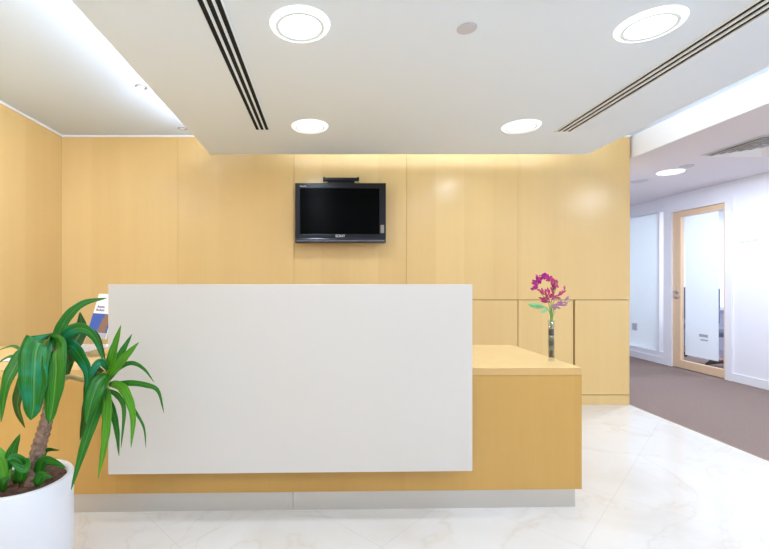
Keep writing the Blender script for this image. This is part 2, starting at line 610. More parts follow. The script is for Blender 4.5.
# frosted window
bm = bmesh.new()
box(bm, XR + 0.05, XR + 0.058, WY0, WY1, 0.17, 2.21)
wo = struct(obj('window_2', bm, M['frost']))
bm = bmesh.new()
box(bm, XR + 0.03, XR + 0.045, 6.62, 6.72, 0.42, 0.53)
obj('window_sticker', bm, M['lgrey'], wo)
# little wall lettering, too small to read: faint raised dashes
bm = bmesh.new()
for y0, y1, z0, z1 in ((4.735, 4.79, 1.655, 1.675), (4.805, 4.865, 1.65, 1.665), (4.88, 4.93, 1.645, 1.66), (4.90, 4.94, 1.665, 1.67), (4.77, 4.80, 1.64, 1.645)):
    box(bm, XR - 0.004, XR - 0.0002, y0, y1, z0, z1)
tag(obj('wall_lettering', bm, M['lgrey']), 'small faint grey raised lettering on white corridor wall beside the glass door', 'sign')

# office behind the glass
bm = bmesh.new()
box(bm, XR + t, 8.1, 4.1, 4.2, 0, 2.6)
box(bm, XR + t, 8.1, 9.0, 9.1, 0, 2.6)
box(bm, XR, XR + t, YEND, 9.1, 0, 2.6)
box(bm, 8.0, 8.1, 4.2, 4.8, 0, 2.6)
box(bm, 8.0, 8.1, 8.4, 9.0, 0, 2.6)
box(bm, 8.0, 8.1, 4.8, 8.4, 0, 0.4)
box(bm, 8.0, 8.1, 4.8, 8.4, 2.5, 2.6)
struct(obj('wall_office', bm, M['wall_w']))
struct(boxo('floor_office', (XR + 0.001, 8.1, 4.1, 9.1, -0.1, 0.002), M['carpet']))
struct(boxo('ceiling_office', (XR + t, 8.1, 4.1, 9.1, 2.6, 2.7), M['ceil']))
bm = bmesh.new()
for y in (5.4, 8.3):
    t = thing('added_light_panel', 'added square light panel brightening the office behind the glass', 'ceiling light', (6.4, y, 2.6), group='added office light panels')
    boxo('panel_frame', (-0.31, 0.31, -0.31, 0.31, -0.012, -0.0005), M['white'], t)
    boxo('diffuser', (-0.28, 0.28, -0.28, 0.28, -0.016, -0.012), M['disc'], t)
    area('lamp', (0, 0, -0.02), (0, 0, 0), 0.55, 0.55, 80, (0.92, 0.96, 1.02), parent=t)  # added lamp, brightens the office and its frosted glass
bm = bmesh.new()
for y in (4.8, 6.0, 7.2, 8.34):
    box(bm, 8.0, 8.06, y, y + 0.06, 0.4, 2.5)
struct(obj('window_3', bm, M['frame_w']))

# ------------------------------------------------------------------ low wall cabinets (flush with the panelling)
def cabinet(x0, x1, doors, label):
    c = thing('wall_cabinet', label, 'cabinet', (x0, YW, 0))
    w = x1 - x0
    boxo('cabinet_body', (0.001, w - 0.001, 0.020, 0.55, 0.0, cab_top), M['seam'], c)
    boxo('plinth', (0.0, w, 0.004, 0.019, 0.0, 0.092), M['wood_x'], c)
    for a, b in doors:
        boxo('cabinet_door', (a - x0 + 0.002, b - x0 - 0.002, 0.0, 0.018, 0.099, cab_top - 0.002), M['wood_x'], c, bev=0.001)
    return c
cabinet(0.79, 1.868, [(0.79, 1.33), (1.33, 1.868)], 'birch wall cabinet with flush doors behind the white desk panel')
cabinet(1.872, 2.408, [(1.872, 2.408)], 'narrow birch wall cabinet behind the flower vase')
cabinet(2.421, XE - 0.002, [(2.421, XE - 0.002)], 'birch wall cabinet at right end of wood wall beside the carpet')

# ------------------------------------------------------------------ ceiling fixtures
def downlight(x, y, z, label, r=0.135, watt=DOWN_W, group=None):
    t = thing('ceiling_downlight', label, 'ceiling light', (x, y, z), group=group)
    k = r / 0.135
    bm = bmesh.new(); lathe(bm, [(0.109 * k, 0.0), (0.109 * k, -0.015), (0.120 * k, -0.014), (0.130 * k, -0.008), (0.135 * k, 0.0)])
    obj('glass_rim', bm, M['rim'], t)
    bm = bmesh.new(); lathe(bm, [(0.095 * k, 0.0), (0.095 * k, -0.015), (0.109 * k, -0.015), (0.109 * k, 0.0)])
    obj('metal_ring', bm, M['ring'], t)
    bm = bmesh.new(); lathe(bm, [(0, -0.014), (0.05 * k, -0.0135), (0.09 * k, -0.012), (0.095 * k, -0.010)])
    obj('diffuser', bm, M['disc'], t)
    area('lamp', (0, 0, -0.018), (0, 0, 0), 0.19 * k, 0, watt, (0.82, 0.97, 1.20), shape='DISK', parent=t)
    return t
rows = [3.12, 1.885, 0.65, -0.6, -1.85]
for j, y in enumerate(rows):
    for i, x in enumerate((-0.112, 1.457)):
        side = ('left', 'right')[i]
        if j == 0:
            lab = ('round white ceiling downlight above the television, nearer the wood wall', 'round white ceiling downlight nearer the wood wall, at the end of the right air slots')[i]
        elif j == 1:
            lab = ('large round white ceiling downlight nearest the camera, left of the two near ones', 'large round white ceiling downlight beside the right air slots, nearest the camera')[i]
        else:
            lab = 'round white ceiling downlight of the %s row, out of view behind the camera' % side
        downlight(x, y, HL, lab, group='round downlights in the lowered ceiling')
downlight(3.80, 4.62, HR, 'round white downlight in the corridor ceiling above the carpet', r=0.125, watt=38)
for y in (2.1, -0.4):  # unseen lamps added to brighten the corridor and carpet
    downlight(3.80, y, HR, 'added round downlight brightening the corridor beside the lobby, out of view', r=0.125, watt=38, group='added corridor downlights out of view')

def spot(x, y, label, watt=12.0):
    t = thing('recessed_spotlight', label, 'ceiling light', (x, y, HC), group='small spotlights in the left ceiling')
    bm = bmesh.new(); lathe(bm, [(0.030, 0.0), (0.030, -0.004), (0.038, -0.007), (0.044, -0.003), (0.044, 0.0)], seg=32)
    obj('trim_ring', bm, M['grey'], t)
    bm = bmesh.new(); lathe(bm, [(0, -0.002), (0.022, -0.002)], seg=24)
    obj('spot_bulb', bm, M['spot_lamp'], t)
    bm = bmesh.new(); lathe(bm, [(0.022, -0.0015), (0.030, -0.0015)], seg=24)
    obj('reflector', bm, M['steel2'], t)
    if watt:
        area('lamp', (0, 0, -0.012), (0.48, 0.62, 0), 0.04, 0, watt, (0.83, 0.97, 1.22), shape='DISK', parent=t, spread=2.3)  # tilted lamp added to brighten the left wall
spot(-1.33, 3.05, 'small recessed spotlight in the left ceiling, farther from the wood wall', 1.2)
spot(-1.317, 3.88, 'small recessed spotlight in the left ceiling close to the wood wall', 0)
for y in (2.0, 1.2, 0.4, -0.6, -1.7):  # unseen row of spots added as a wash for the left wall
    spot(-2.05, y, 'added small spotlight brightening the left wall, nearer the camera, out of view')

bm = bmesh.new(); lathe(bm, [(0, -0.006), (0.040, -0.006), (0.044, -0.004), (0.044, 0)], seg=36)
tag(obj('ceiling_cover_disc', bm, M['lgrey'], loc=(0.645, 1.91, HL)), 'small flat grey disc on the lowered ceiling between the near downlights', 'ceiling fitting')
for y, s, lab in ((4.38, 0.065, 'small thin round detector on corridor ceiling nearer the square vent'), (5.04, 0.09, 'small thin round detector on corridor ceiling, far end')):
    t = thing('smoke_detector', lab, 'smoke detector', (3.77, y, HR))
    bm = bmesh.new(); lathe(bm, [(0, -0.012), (s * 0.85, -0.012), (s, -0.003), (s, 0)], seg=32)
    obj('detector_body', bm, M['lgrey'], t)

def slot_diffuser(x0, x1, y1, label, m):
    y0 = YB + 0.02
    t = thing('slot_diffuser', label, 'air vent', (x0, 0, HL))
    w = x1 - x0
    boxo('slot_shade_sheet', (0.002, w - 0.002, y0, y1 - 0.002, -0.0015, -0.0003), M['dark'], t)  # flat black sheet stands in for the shade inside the slots
    sw = 0.024 if w < 0.11 else 0.024
    n = 3
    gap = (w - n * sw) / (n + 0.0)
    # bars: at edges and between the three slots
    xs = []
    xc = gap / 2
    for k in range(n):
        xs.append((xc, xc + sw))
        xc += sw + gap
    edges = [0.0] + [v for s in xs for v in s] + [w]
    for k in range(0, len(edges), 2):
        bm = bmesh.new()
        box(bm, edges[k], edges[k + 1], y0, y1, -0.007, -0.0004)
        obj('diffuser_bar', bm, m, t)
    boxo('end_cap', (0, w, y1 - 0.012, y1, -0.0065, -0.0004), m, t)
slot_diffuser(SL[0], SL[1], SL[2], 'long three-slot black and white air diffuser in the ceiling, left one', M['ceil_low'])
slot_diffuser(SR[0], SR[1], SR[2], 'long three-slot air diffuser with bright bars in the ceiling, right one', M['white'])

# square louvre vent in the corridor ceiling
v = thing('square_ceiling_vent', 'square four-way louvred air vent in the corridor ceiling', 'air vent', (3.88, 3.73, HR))
bm = bmesh.new()
H = 0.29
def sqframe(bm, a, b, z0, z1):
    """ring of sloped blades between half size a (at z0) and b (at z1)"""
    A = [(-a, -a), (a, -a), (a, a), (-a, a)]
    B = [(-b, -b), (b, -b), (b, b), (-b, b)]
    th = 0.0015
    for i in range(4):
        j = (i + 1) % 4
        vs = [bm.verts.new((*A[i], z0)), bm.verts.new((*A[j], z0)), bm.verts.new((*B[j], z1)), bm.verts.new((*B[i], z1))]
        v2 = [bm.verts.new((q.co.x, q.co.y, q.co.z - th)) for q in vs]
        bm.faces.new(vs); bm.faces.new(list(reversed(v2)))
        for k in range(4):
            l = (k + 1) % 4
            bm.faces.new([vs[k], vs[l], v2[l], v2[k]])
sqframe(bm, H, H - 0.03, -0.002, -0.006)
obj('vent_frame', bm, M['slot_w'], v)
boxo('throat_shade_sheet', (-H + 0.028, H - 0.028, -H + 0.028, H - 0.028, -0.003, -0.001), M['grey'], v)  # flat grey sheet stands in for the shaded opening
for k in range(5):
    a = H - 0.045 - k * 0.046
    bm = bmesh.new()
    sqframe(bm, a, a - 0.026, -0.024, -0.008)
    obj('louvre', bm, M['white'], v)

# LED strips in the coves, on the ledge of the lowered ceiling
def led(x0, x1, y0, y1, label, power, rot, color):
    t = thing('cove_light_strip', label, 'light strip', ((x0 + x1) / 2, (y0 + y1) / 2, HL + 0.045))
    hx, hy = (x1 - x0) / 2, (y1 - y0) / 2
    boxo('strip_base', (-hx, hx, -hy, hy, 0, 0.012), M['white'], t)
    boxo('strip_lens', (-hx + 0.004, hx - 0.004, -hy + 0.004, hy - 0.004, 0.012, 0.018), M['led'], t)
    area('lamp', (0, 0, 0.030), rot, max(2 * hx - 0.01, 0.03), max(2 * hy - 0.01, 0.03), power, color, parent=t)
led(LX0 + 0.03, LX0 + 0.06, YB + 0.3, LY1 - 0.1, 'warm white light strip hidden above left edge of lowered ceiling', COVE_W * 3.6, (0, PI - 0.7, 0), (0.84, 0.96, 1.14))
led(-0.35, LX1 - 0.15, LY1 - 0.07, LY1 - 0.04, 'warm white light strip hidden above the wood wall', COVE_W * 0.85, (PI - 0.5, 0, 0), (0.9, 0.98, 1.08))
led(LX1 - 0.07, LX1 - 0.04, YB + 0.3, LY1 - 0.1, 'white light strip hidden above right edge of lowered ceiling', COVE_W * 3.0, (0, PI + 0.6, 0), (0.9, 0.97, 1.05))

# ------------------------------------------------------------------ television
tv = thing('television', 'black flat television mounted on the wood wall', 'television', (0, 3.93, 0))
def tvb(px0, px1, py0, py1, y0, y1, name, m, bev=0.002):
    a = P(px0, py1, 3.93); b = P(px1, py0, 3.93)
    return boxo(name, (a.x, b.x, y0, y1, a.z, b.z), m, tv, bev=bev)
bm = bmesh.new()
a = P(295, 238.2, 3.93); b = P(386, 183, 3.93)
sa = P(300, 234, 3.93); sb = P(379.5, 188.3, 3.93)
box(bm, a.x, b.x, 0.022, 0.085, a.z, b.z, bev=0.006)
box(bm, a.x, sa.x, 0, 0.03, a.z, b.z, bev=0.004)
box(bm, sb.x, b.x, 0, 0.03, a.z, b.z, bev=0.004)
box(bm, sa.x - 0.006, sb.x + 0.006, 0, 0.03, sb.z, b.z, bev=0.004)
box(bm, sa.x - 0.006, sb.x + 0.006, 0, 0.03, a.z, sa.z, bev=0.004)
hous = obj('tv_housing', bm, M['tv'], tv)
boxo('screen', (sa.x - 0.002, sb.x + 0.002, 0.008, 0.024, sa.z - 0.002, sb.z + 0.002), M['screen'], tv)
# lower lip, rounded
bm = bmesh.new()
c0 = P(295, 243, 3.93); c1 = P(386, 238.0, 3.93)
box(bm, c0.x, c1.x, -0.006, 0.07, c0.z, c1.z, bev=0.010)
box(bm, c0.x + 0.015, c1.x - 0.015, -0.0075, -0.005, c0.z + 0.018, c0.z + 0.021, 1)
obj('lower_bar', bm, [M['tv_bar'], M['grey']], tv)
text_mesh('brand_lettering', 'SONY', 0.034, M['logo'], hous, P(340.3, 236, 3.93) - Vector((0, 3.93 + 0.001, 0)), bold=0.0)
text_mesh('model_lettering', 'BRAVIA', 0.018, M['logo'], hous, P(303, 186.3, 3.93) - Vector((0, 3.93 + 0.001, 0)))
tvb(380.5, 384, 225, 233, -0.0012, 0.001, 'energy_label', M['tv_lab'], 0)
bm = bmesh.new()
a = P(323, 183, 4.0); b = P(359, 178, 4.0)
box(bm, a.x, b.x, 0.05, 0.085, b.z - 0.028, b.z, bev=0.004)
box(bm, a.x, a.x + 0.02, 0.045, 0.088, b.z - 0.03, b.z + 0.004, bev=0.003)
box(bm, b.x - 0.02, b.x, 0.045, 0.088, b.z - 0.03, b.z + 0.004, bev=0.003)
box(bm, (a.x + b.x) / 2 - 0.13, (a.x + b.x) / 2 + 0.13, 0.078, 0.1385, 1.62, b.z - 0.01)
obj('wall_bracket', bm, M['tv'], tv)

# ------------------------------------------------------------------ reception desk (turned by a little over a degree)
ROT = math.radians(1.17)
DX = 1.358
desk = thing('reception_desk', 'long birch reception desk with a large white front panel', 'reception desk', (DX, 2.221, 0), ROT)
DL = -(DX - XL) + 0.03          # local x of the left end
bm = bmesh.new()
box(bm, DL, 0, 0, 0.035, 0.10, 0.702)                     # front board
box(bm, -0.04, 0, 0.035, 0.80, 0.10, 0.702)               # right end board
box(bm, -0.5, -0.04, 0.74, 0.76, 0.10, 0.702)
obj('desk_body', bm, M['wood_desk'], desk)
bm = bmesh.new()
box(bm, DL, 0.0, 0.0, 0.80, 0.703, 0.742, bev=0.0015)
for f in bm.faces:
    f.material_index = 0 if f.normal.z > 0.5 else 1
ct = obj('countertop', bm, [M['wood_top'], M['wood_edge']], desk)
kx = (293 - 325) * 2.2 / FPX - DX
bm = bmesh.new()
box(bm, kx + 0.0015, -0.03, 0.012, 0.03, 0.0, 0.10)
box(bm, -0.05, -0.03, 0.03, 0.76, 0.0, 0.10)
obj('kickplate', bm, M['steel'], desk)
boxo('kickplate', (DL, kx - 0.0015, 0.012, 0.03, 0.0, 0.10), M['steel'], desk)
# floating white panel: front face 0.10 in front of the wood
bm = bmesh.new()
p0 = (110 - 325) * 2.09 / FPX - DX
p1 = (471 - 325) * 2.118 / FPX - DX
box(bm, p0, p1, -0.105, -0.055, 0.248, 1.183, bev=0.002)
fp = obj('front_panel', bm, M['panel'], desk)
for x in (p0 + 0.3, (p0 + p1) / 2, p1 - 0.3):
    bm = bmesh.new()
    box(bm, x - 0.03, x + 0.03, -0.055, -0.030, 0.30, 1.10)
    box(bm, x - 0.03, x + 0.03, -0.031, 0.0, 0.35, 0.68)
    obj('panel_spacer', bm, M['steel'], desk)

TOP = 0.742
# ------------------------------------------------------------------ glass vase and flowers
VX, VY = 1.293, 2.40
vase = thing('glass_vase', 'slim clear glass vase banded with dark and green filling on the desk end', 'vase', (VX, VY, TOP))
R0 = 0.0170
bm = bmesh.new()
lathe(bm, [(0, 0), (R0, 0), (R0, 0.235), (R0 - 0.002, 0.235), (R0 - 0.002, 0.022), (0, 0.022)], seg=32)
obj('vase_glass_wall', bm, M['vase_glass'], vase)
bands = [(0.024, 0.065, 'stone_dark'), (0.065, 0.088, 'stone_green'), (0.088, 0.122, 'stone_dark'), (0.122, 0.148, 'stone_green'), (0.148, 0.186, 'stone_dark')]
for z0, z1, m in bands:
    bm = bmesh.new()
    lathe(bm, [(0, z0), (R0 - 0.003, z0 + 0.0005), (R0 - 0.003, z1 - 0.0005), (0, z1)], seg=24)
    obj('decorative_filling', bm, M[m], vase)

fl = thing('flower_spray', 'magenta and purple artificial flower spray with a pale green leaf in the vase', 'flowers', (VX, VY, TOP + 0.19))
base = Vector((VX, VY, TOP + 0.19))
def F(px, py, dy=0.0):
    return P(px, py, VY + dy) - base
stems = [[F(551.5, 328), F(551, 312), F(551.5, 300), F(556, 288), F(554, 281), F(548, 277), F(541, 278), F(537, 286)],
         [F(552, 328), F(552, 308, .02), F(556, 298, .03), F(565, 291, .04)],
         [F(551, 328), F(550, 310, -.01), F(547, 300, -.02), F(541, 294, -.03)],
         [F(551.5, 328), F(553, 312, .01), F(559, 304, -.02), F(571, 301, -.03)],
         [F(551, 328), F(550.5, 315, -.01), F(545, 307, -.03), F(531, 306, -.05)],
         [F(552, 326), F(553, 316, .02), F(556, 311, .03)]]
bm = bmesh.new()
for s in stems:
    tube(bm, s, [0.0028, 0.0012], seg=8, n=16)
obj('stem', bm, M['stem'], fl)

def petal(bm, c, d, L, w, mi=0, side=None):
    d = d.normalized()
    s = d.cross(side or Vector((0, -1, 0.2)))
    if s.length < 0.1:
        s = d.cross(Vector((0, 0, 1)))
    s.normalize()
    n = d.cross(s).normalized()
    prof = [(0, 0.15), (0.3, 0.8), (0.6, 1.0), (0.85, 0.6), (1.0, 0.05)]
    top, bot = [], []
    for t, k in prof:
        m = c + d * L * t + n * L * 0.25 * t * t
        for lst, dz in ((top, 0.0006), (bot, -0.0006)):
            lst.append([bm.verts.new(m - s * w * k / 2 + n * dz), bm.verts.new(m + n * (dz - w * 0.12 * k)), bm.verts.new(m + s * w * k / 2 + n * dz)])
    for a, b in zip(top, top[1:]):
        for q in (0, 1):
            bm.faces.new([a[q], a[q + 1], b[q + 1], b[q]]).material_index = mi
    for a, b in zip(bot, bot[1:]):
        for q in (0, 1):
            bm.faces.new([a[q + 1], a[q], b[q], b[q + 1]]).material_index = mi
    for q in range(len(prof) - 1):
        bm.faces.new([top[q][0], top[q + 1][0], bot[q + 1][0], bot[q][0]]).material_index = mi
        bm.faces.new([top[q + 1][2], top[q][2], bot[q][2], bot[q + 1][2]]).material_index = mi

def rnd():
    return Vector((random.uniform(-1, 1), random.uniform(-1, 1), random.uniform(-1, 1))).normalized()
# magenta blossom clusters along the arch
pts = catmull([F(535, 288), F(536, 283), F(539, 279), F(544, 276), F(549, 278), F(553, 281), F(556, 286)], 22)
bm = bmesh.new()
for i, p in enumerate(pts):
    mi = 0 if i < 15 else 1
    for k in range(7):
        petal(bm, p + rnd() * 0.008, rnd(), random.uniform(0.014, 0.024), 0.012, mi)
obj('magenta_blossom', bm, [M['magenta'], M['rose']], fl)
bm = bmesh.new()
for (a, b, n, mi, dy) in [((551, 300), (566, 289), 8, 0, .03), ((551, 302), (541, 291), 8, 0, -.02), ((550, 303), (544, 299), 5, 0, 0), ((552, 300), (554, 289), 7, 0, 0.01),
                      ((551, 305), (569, 300), 8, 1, -.03), ((552, 307), (562, 305), 5, 1, -.02), ((549, 300), (548, 290), 6, 0, -.03)]:
    A, B = F(*a), F(b[0], b[1], dy)
    for k in range(n):
        t = k / n
        c = A.lerp(B, t)
        petal(bm, c, (B - A).normalized() + rnd() * 0.75, 0.036, 0.013, mi)
obj('star_petals', bm, [M['rose'], M['mauve']], fl)
bm = bmesh.new()
petal(bm, F(545, 307, -.03), F(528, 306, -.05) - F(545, 307, -.03), 0.095, 0.034, side=Vector((0, -1, -0.5)))
petal(bm, F(548, 309, -.01), F(540, 313, -.03) - F(548, 309, -.01), 0.045, 0.022)
obj('pale_leaf', bm, M['pale_leaf'], fl)

# ------------------------------------------------------------------ brochure stand on the desk, left end
br = thing('brochure_stand', 'clear brochure stand behind left edge of the white desk panel', 'brochure stand', (-1.462, 2.60, TOP), math.radians(-32))
lean = math.radians(17)
bm = bmesh.new()
box(bm, -0.115, 0.115, -0.05, 0.07, 0, 0.004)
b2 = bmesh.new()
box(b2, -0.115, 0.115, 0.0, 0.003, 0.0, 0.34)
box(b2, -0.115, 0.115, -0.028, -0.025, 0.0, 0.10)
box(b2, -0.115, 0.115, -0.028, 0.0, 0.0, 0.003)
merge(bm, b2, Matrix.Translation((0, 0.02, 0.003)) @ Matrix.Rotation(-lean, 4, 'X'))
obj('stand_body', bm, M['acrylic'], br)
bro = thing('brochure', 'white brochure with a blue picture standing in the clear stand', 'brochure', (-1.462, 2.60, TOP), math.radians(-32))
LM = Matrix.Translation((0, 0.02, 0.003)) @ Matrix.Rotation(-lean, 4, 'X')
def brob(name, dims, m):
    bm = bmesh.new(); b2 = bmesh.new(); box(b2, *dims); merge(bm, b2, LM)
    return obj(name, bm, m, bro)
brob('cover', (-0.105, 0.105, -0.009, -0.001, 0.100, 0.385), M['paper'])
brob('cover_picture', (-0.105, 0.105, -0.0098, -0.0092, 0.135, 0.255), M['blue'])
brob('cover_band', (-0.105, 0.105, -0.0098, -0.0092, 0.101, 0.134), M['print_grey'])
bm = bmesh.new(); b2 = bmesh.new()
vs = [b2.verts.new(c) for c in ((-0.005, -0.0104, 0.14), (0.09, -0.0104, 0.14), (0.09, -0.0104, 0.25), (0.035, -0.0104, 0.25))]
b2.faces.new(vs)
r = bmesh.ops.extrude_face_region(b2, geom=b2.faces[:])
for q in r['geom']:
    if isinstance(q, bmesh.types.BMVert): q.co.y += 0.0004
merge(bm, b2, LM)
obj('cover_building', bm, M['print_brown'], bro)
for s, z in (('Business', 0.300), ('Brochure', 0.278)):
    t = text_mesh('cover_lettering', s, 0.024, M['navy'], bro, (0, 0, 0))
    t.matrix_local = LM @ Matrix.Translation((-0.035, -0.0100, z)) @ Matrix.Rotation(PI / 2, 4, 'X')
# loose papers on the worktop
for k, (x, y, rz, lab) in enumerate([(-1.78, 2.55, 0.2, 'white sheet of paper on the desk left of the plant leaves'), (-1.62, 2.86, -0.15, 'white papers on the desk behind plant, beside the brochure stand')]):
    bm = bmesh.new()
    for j in range(3 + k):
        b2 = bmesh.new(); box(b2, -0.105, 0.105, -0.148, 0.148, 0.0008 + j * 0.0016, 0.002 + j * 0.0016)
        merge(bm, b2, Matrix.Rotation(0.05 * j, 4, 'Z'))
    tag(obj('paper_sheets', bm, M['paper'], loc=(x, y, TOP), rotz=rz), lab, 'papers')

# ------------------------------------------------------------------ potted plant
PX, PY, PH, PR = -1.205, 1.67, 0.42, 0.178
plant = thing('potted_plant', 'large green corn plant in a round white pot left of the desk', 'potted plant', (PX, PY, 0))
def L(px, py, Y):
    return P(px, py, Y) - Vector((PX, PY, 0))
bm = bmesh.new()
prof = [(0, 0.001), (PR * 0.60, 0.001), (PR * 0.70, 0.006)]
for k in range(9):
    a = k / 8 * PI / 2
    prof.append((PR * 0.70 + PR * 0.30 * math.sin(a), 0.006 + 0.12 * (1 - math.cos(a)) ** 1.0))
prof += [(PR, 0.25), (PR, PH - 0.006), (PR - 0.004, PH), (PR - 0.018, PH), (PR - 0.022, PH - 0.006), (PR - 0.024, PH - 0.05), (0, PH - 0.05)]
lathe(bm, prof, seg=72)
obj('pot', bm, M['pot'], plant)
bm = bmesh.new()
rs = [0, 0.04, 0.08, 0.12, PR - 0.025]
grid = []
for r in rs:
    n = 1 if r == 0 else 40
    grid.append([bm.verts.new((r * math.cos(2 * PI * i / n), r * math.sin(2 * PI * i / n), PH - 0.018 + (random.uniform(-0.006, 0.008) if r < 0.14 else 0))) for i in range(n)])
for i in range(40):
    bm.faces.new([grid[0][0], grid[1][i], grid[1][(i + 1) % 40]])
for a, b in zip(grid[1:], grid[2:]):
    for i in range(40):
        bm.faces.new([a[i], b[i], b[(i + 1) % 40], a[(i + 1) % 40]])
obj('soil', bm, M['soil'], plant)
# trunk with knobbly rings
bm = bmesh.new()
ctrl = [L(32, 492, 1.65), L(34, 470, 1.65), L(38, 450, 1.655), L(44, 430, 1.66), L(49, 408, 1.665), L(52, 380, 1.67), L(53, 345, 1.67)]
path = catmull(ctrl, 60)
rad = [(0.030 - 0.012 * i / 60) * (1 + 0.10 * math.sin(i * 2.1) + random.uniform(-0.05, 0.05)) for i in range(61)]
tube(bm, path, rad, seg=16)
obj('trunk', bm, M['bark'], plant)
bm = bmesh.new()
tube(bm, [L(50, 400, 1.68), L(58, 385, 1.70), L(68, 377, 1.72), L(80, 379, 1.72), L(94, 380, 1.72), L(107, 372, 1.72)], [0.011, 0.010], seg=12, n=30)
tube(bm, [L(104, 400, 1.72), L(108, 385, 1.72), L(109, 366, 1.72)], [0.009, 0.007], seg=12, n=10)
obj('side_shoot', bm, M['cane'], plant)

def leaf(bm, pts, wpx, mi, roll=0.0, fold=0.28, blunt=0.75, n=22):
    """pts: (px, py, Y) midrib; wpx: greatest width in photo pixels at that depth"""
    path = catmull([L(*p) for p in pts], n)
    w = wpx * pts[0][2] / FPX
    uvl = bm.loops.layers.uv.verify()
    um = {}
    top, bot = [], []
    for i, p in enumerate(path):
        t = i / n
        d = (path[min(i + 1, n)] - path[max(i - 1, 0)]).normalized()
        view = Vector((0.15, -1, 0.15)).normalized()
        s = d.cross(view)
        if s.length < 0.2:
            s = d.cross(Vector((0, 0, 1)))
        s.normalize()
        s = Matrix.Rotation(roll, 3, d) @ s
        nn = s.cross(d).normalized()
        k = (math.sin(PI * min(1, t ** blunt * 0.97 + 0.03))) ** (0.5 if wpx > 19 else 0.7) * (1 - (0.08 if wpx > 19 else 0.2) * t)
        k = max(k, 0.03)
        hw = w * 0.5 * k * (1.0 + 0.04 * math.sin(i * 1.3 + wpx))
        rowt, rowb = [], []
        for u, dep in ((-1, 0), (-0.5, -0.35), (0, -fold * 1.6), (0.5, -0.35), (1, 0)):
            q = p + s * hw * u + nn * (hw * (dep * (fold / 0.28)) * 0.55 + (0.05 * hw * math.sin(i * 0.9 + u * 2)))
            rowt.append(bm.verts.new(q + nn * 0.0006))
            rowb.append(bm.verts.new(q - nn * 0.0006))
            um[rowt[-1]] = um[rowb[-1]] = ((u + 1) / 2, t)
        top.append(rowt); bot.append(rowb)
    for a, b in zip(top, top[1:]):
        for q in range(4):
            f = bm.faces.new([a[q], a[q + 1], b[q + 1], b[q]]); f.material_index = mi; f.smooth = True
    for a, b in zip(bot, bot[1:]):
        for q in range(4):
            f = bm.faces.new([a[q + 1], a[q], b[q], b[q + 1]]); f.material_index = mi; f.smooth = True
    for r in range(n):
        for q, rev in ((0, False), (4, True)):
            vs = [top[r][q], top[r + 1][q], bot[r + 1][q], bot[r][q]]
            f = bm.faces.new(vs[::-1] if rev else vs); f.material_index = mi
    for r in (0, n):
        for q in range(4):
            bm.faces.new([top[r][q], top[r][q + 1], bot[r][q + 1], bot[r][q]]).material_index = mi
    for v in um:
        for l in v.link_loops:
            l[uvl].uv = um[v]

LM_ = [M['leaf_a'], M['leaf_b'], M['leaf_c'], M['leaf_t']]
A, B, C, T = 0, 1, 2, 3
bm = bmesh.new()
for pts, w, mi, roll in [
    # dark leaves at the back first
    ([(52, 352, 1.72), (30, 368, 1.76), (20, 388, 1.77), (17, 408, 1.75), (25, 428, 1.73)], 15, C, 0.3),
    ([(58, 345, 1.74), (66, 352, 1.79), (68, 364, 1.80), (66, 380, 1.79)], 14, C, -0.2),
    ([(62, 350, 1.72), (74, 342, 1.78), (81, 328, 1.82), (80, 312, 1.83)], 17, C, 0.1),
    ([(60, 345, 1.74), (80, 330, 1.78), (97, 336, 1.79), (106, 362, 1.77)], 8, C, 0.3),
    # arching leaves left
    ([(48, 350, 1.66), (26, 353, 1.60), (14, 366, 1.56), (5, 388, 1.53), (1, 422, 1.52)], 16, A, 0.2),
    ([(46, 350, 1.68), (24, 350, 1.72), (12, 346, 1.75), (-4, 351, 1.78)], 4, A, 0.6),
    ([(46, 352, 1.66), (22, 356, 1.66), (8, 357, 1.66), (-6, 366, 1.66)], 4, A, 0.5),
    # two broad front leaves
    ([(54, 344, 1.64), (42, 338, 1.58), (35, 352, 1.53), (33, 380, 1.50), (33, 402, 1.50), (31, 420, 1.50)], 27, T, -0.15),
    ([(54, 346, 1.64), (45, 338, 1.58), (42, 355, 1.55), (41, 380, 1.53), (40, 412, 1.53)], 15, C, 0.4),
    ([(54, 350, 1.64), (54, 346, 1.56), (54, 366, 1.52), (53, 392, 1.51), (49, 424, 1.51)], 25, A, 0.15),
    # long leaf arching up to the right
    ([(55, 350, 1.66), (58, 334, 1.66), (68, 316, 1.67), (84, 303, 1.69), (107, 298, 1.72)], 11, A, 0.1),
    ([(56, 348, 1.66), (66, 334, 1.62), (80, 328, 1.60), (94, 337, 1.60), (104, 362, 1.60)], 12, T, 0.1),
    ([(58, 352, 1.66), (70, 346, 1.63), (80, 357, 1.62), (87, 372, 1.62), (86, 394, 1.62)], 14, T, 0.1),
    ([(60, 366, 1.68), (68, 364, 1.68), (80, 358, 1.68)], 3, A, 0.1),
]:
    leaf(bm, pts, w, mi, roll)
obj('leaf_crown', bm, LM_, plant)
bm = bmesh.new()
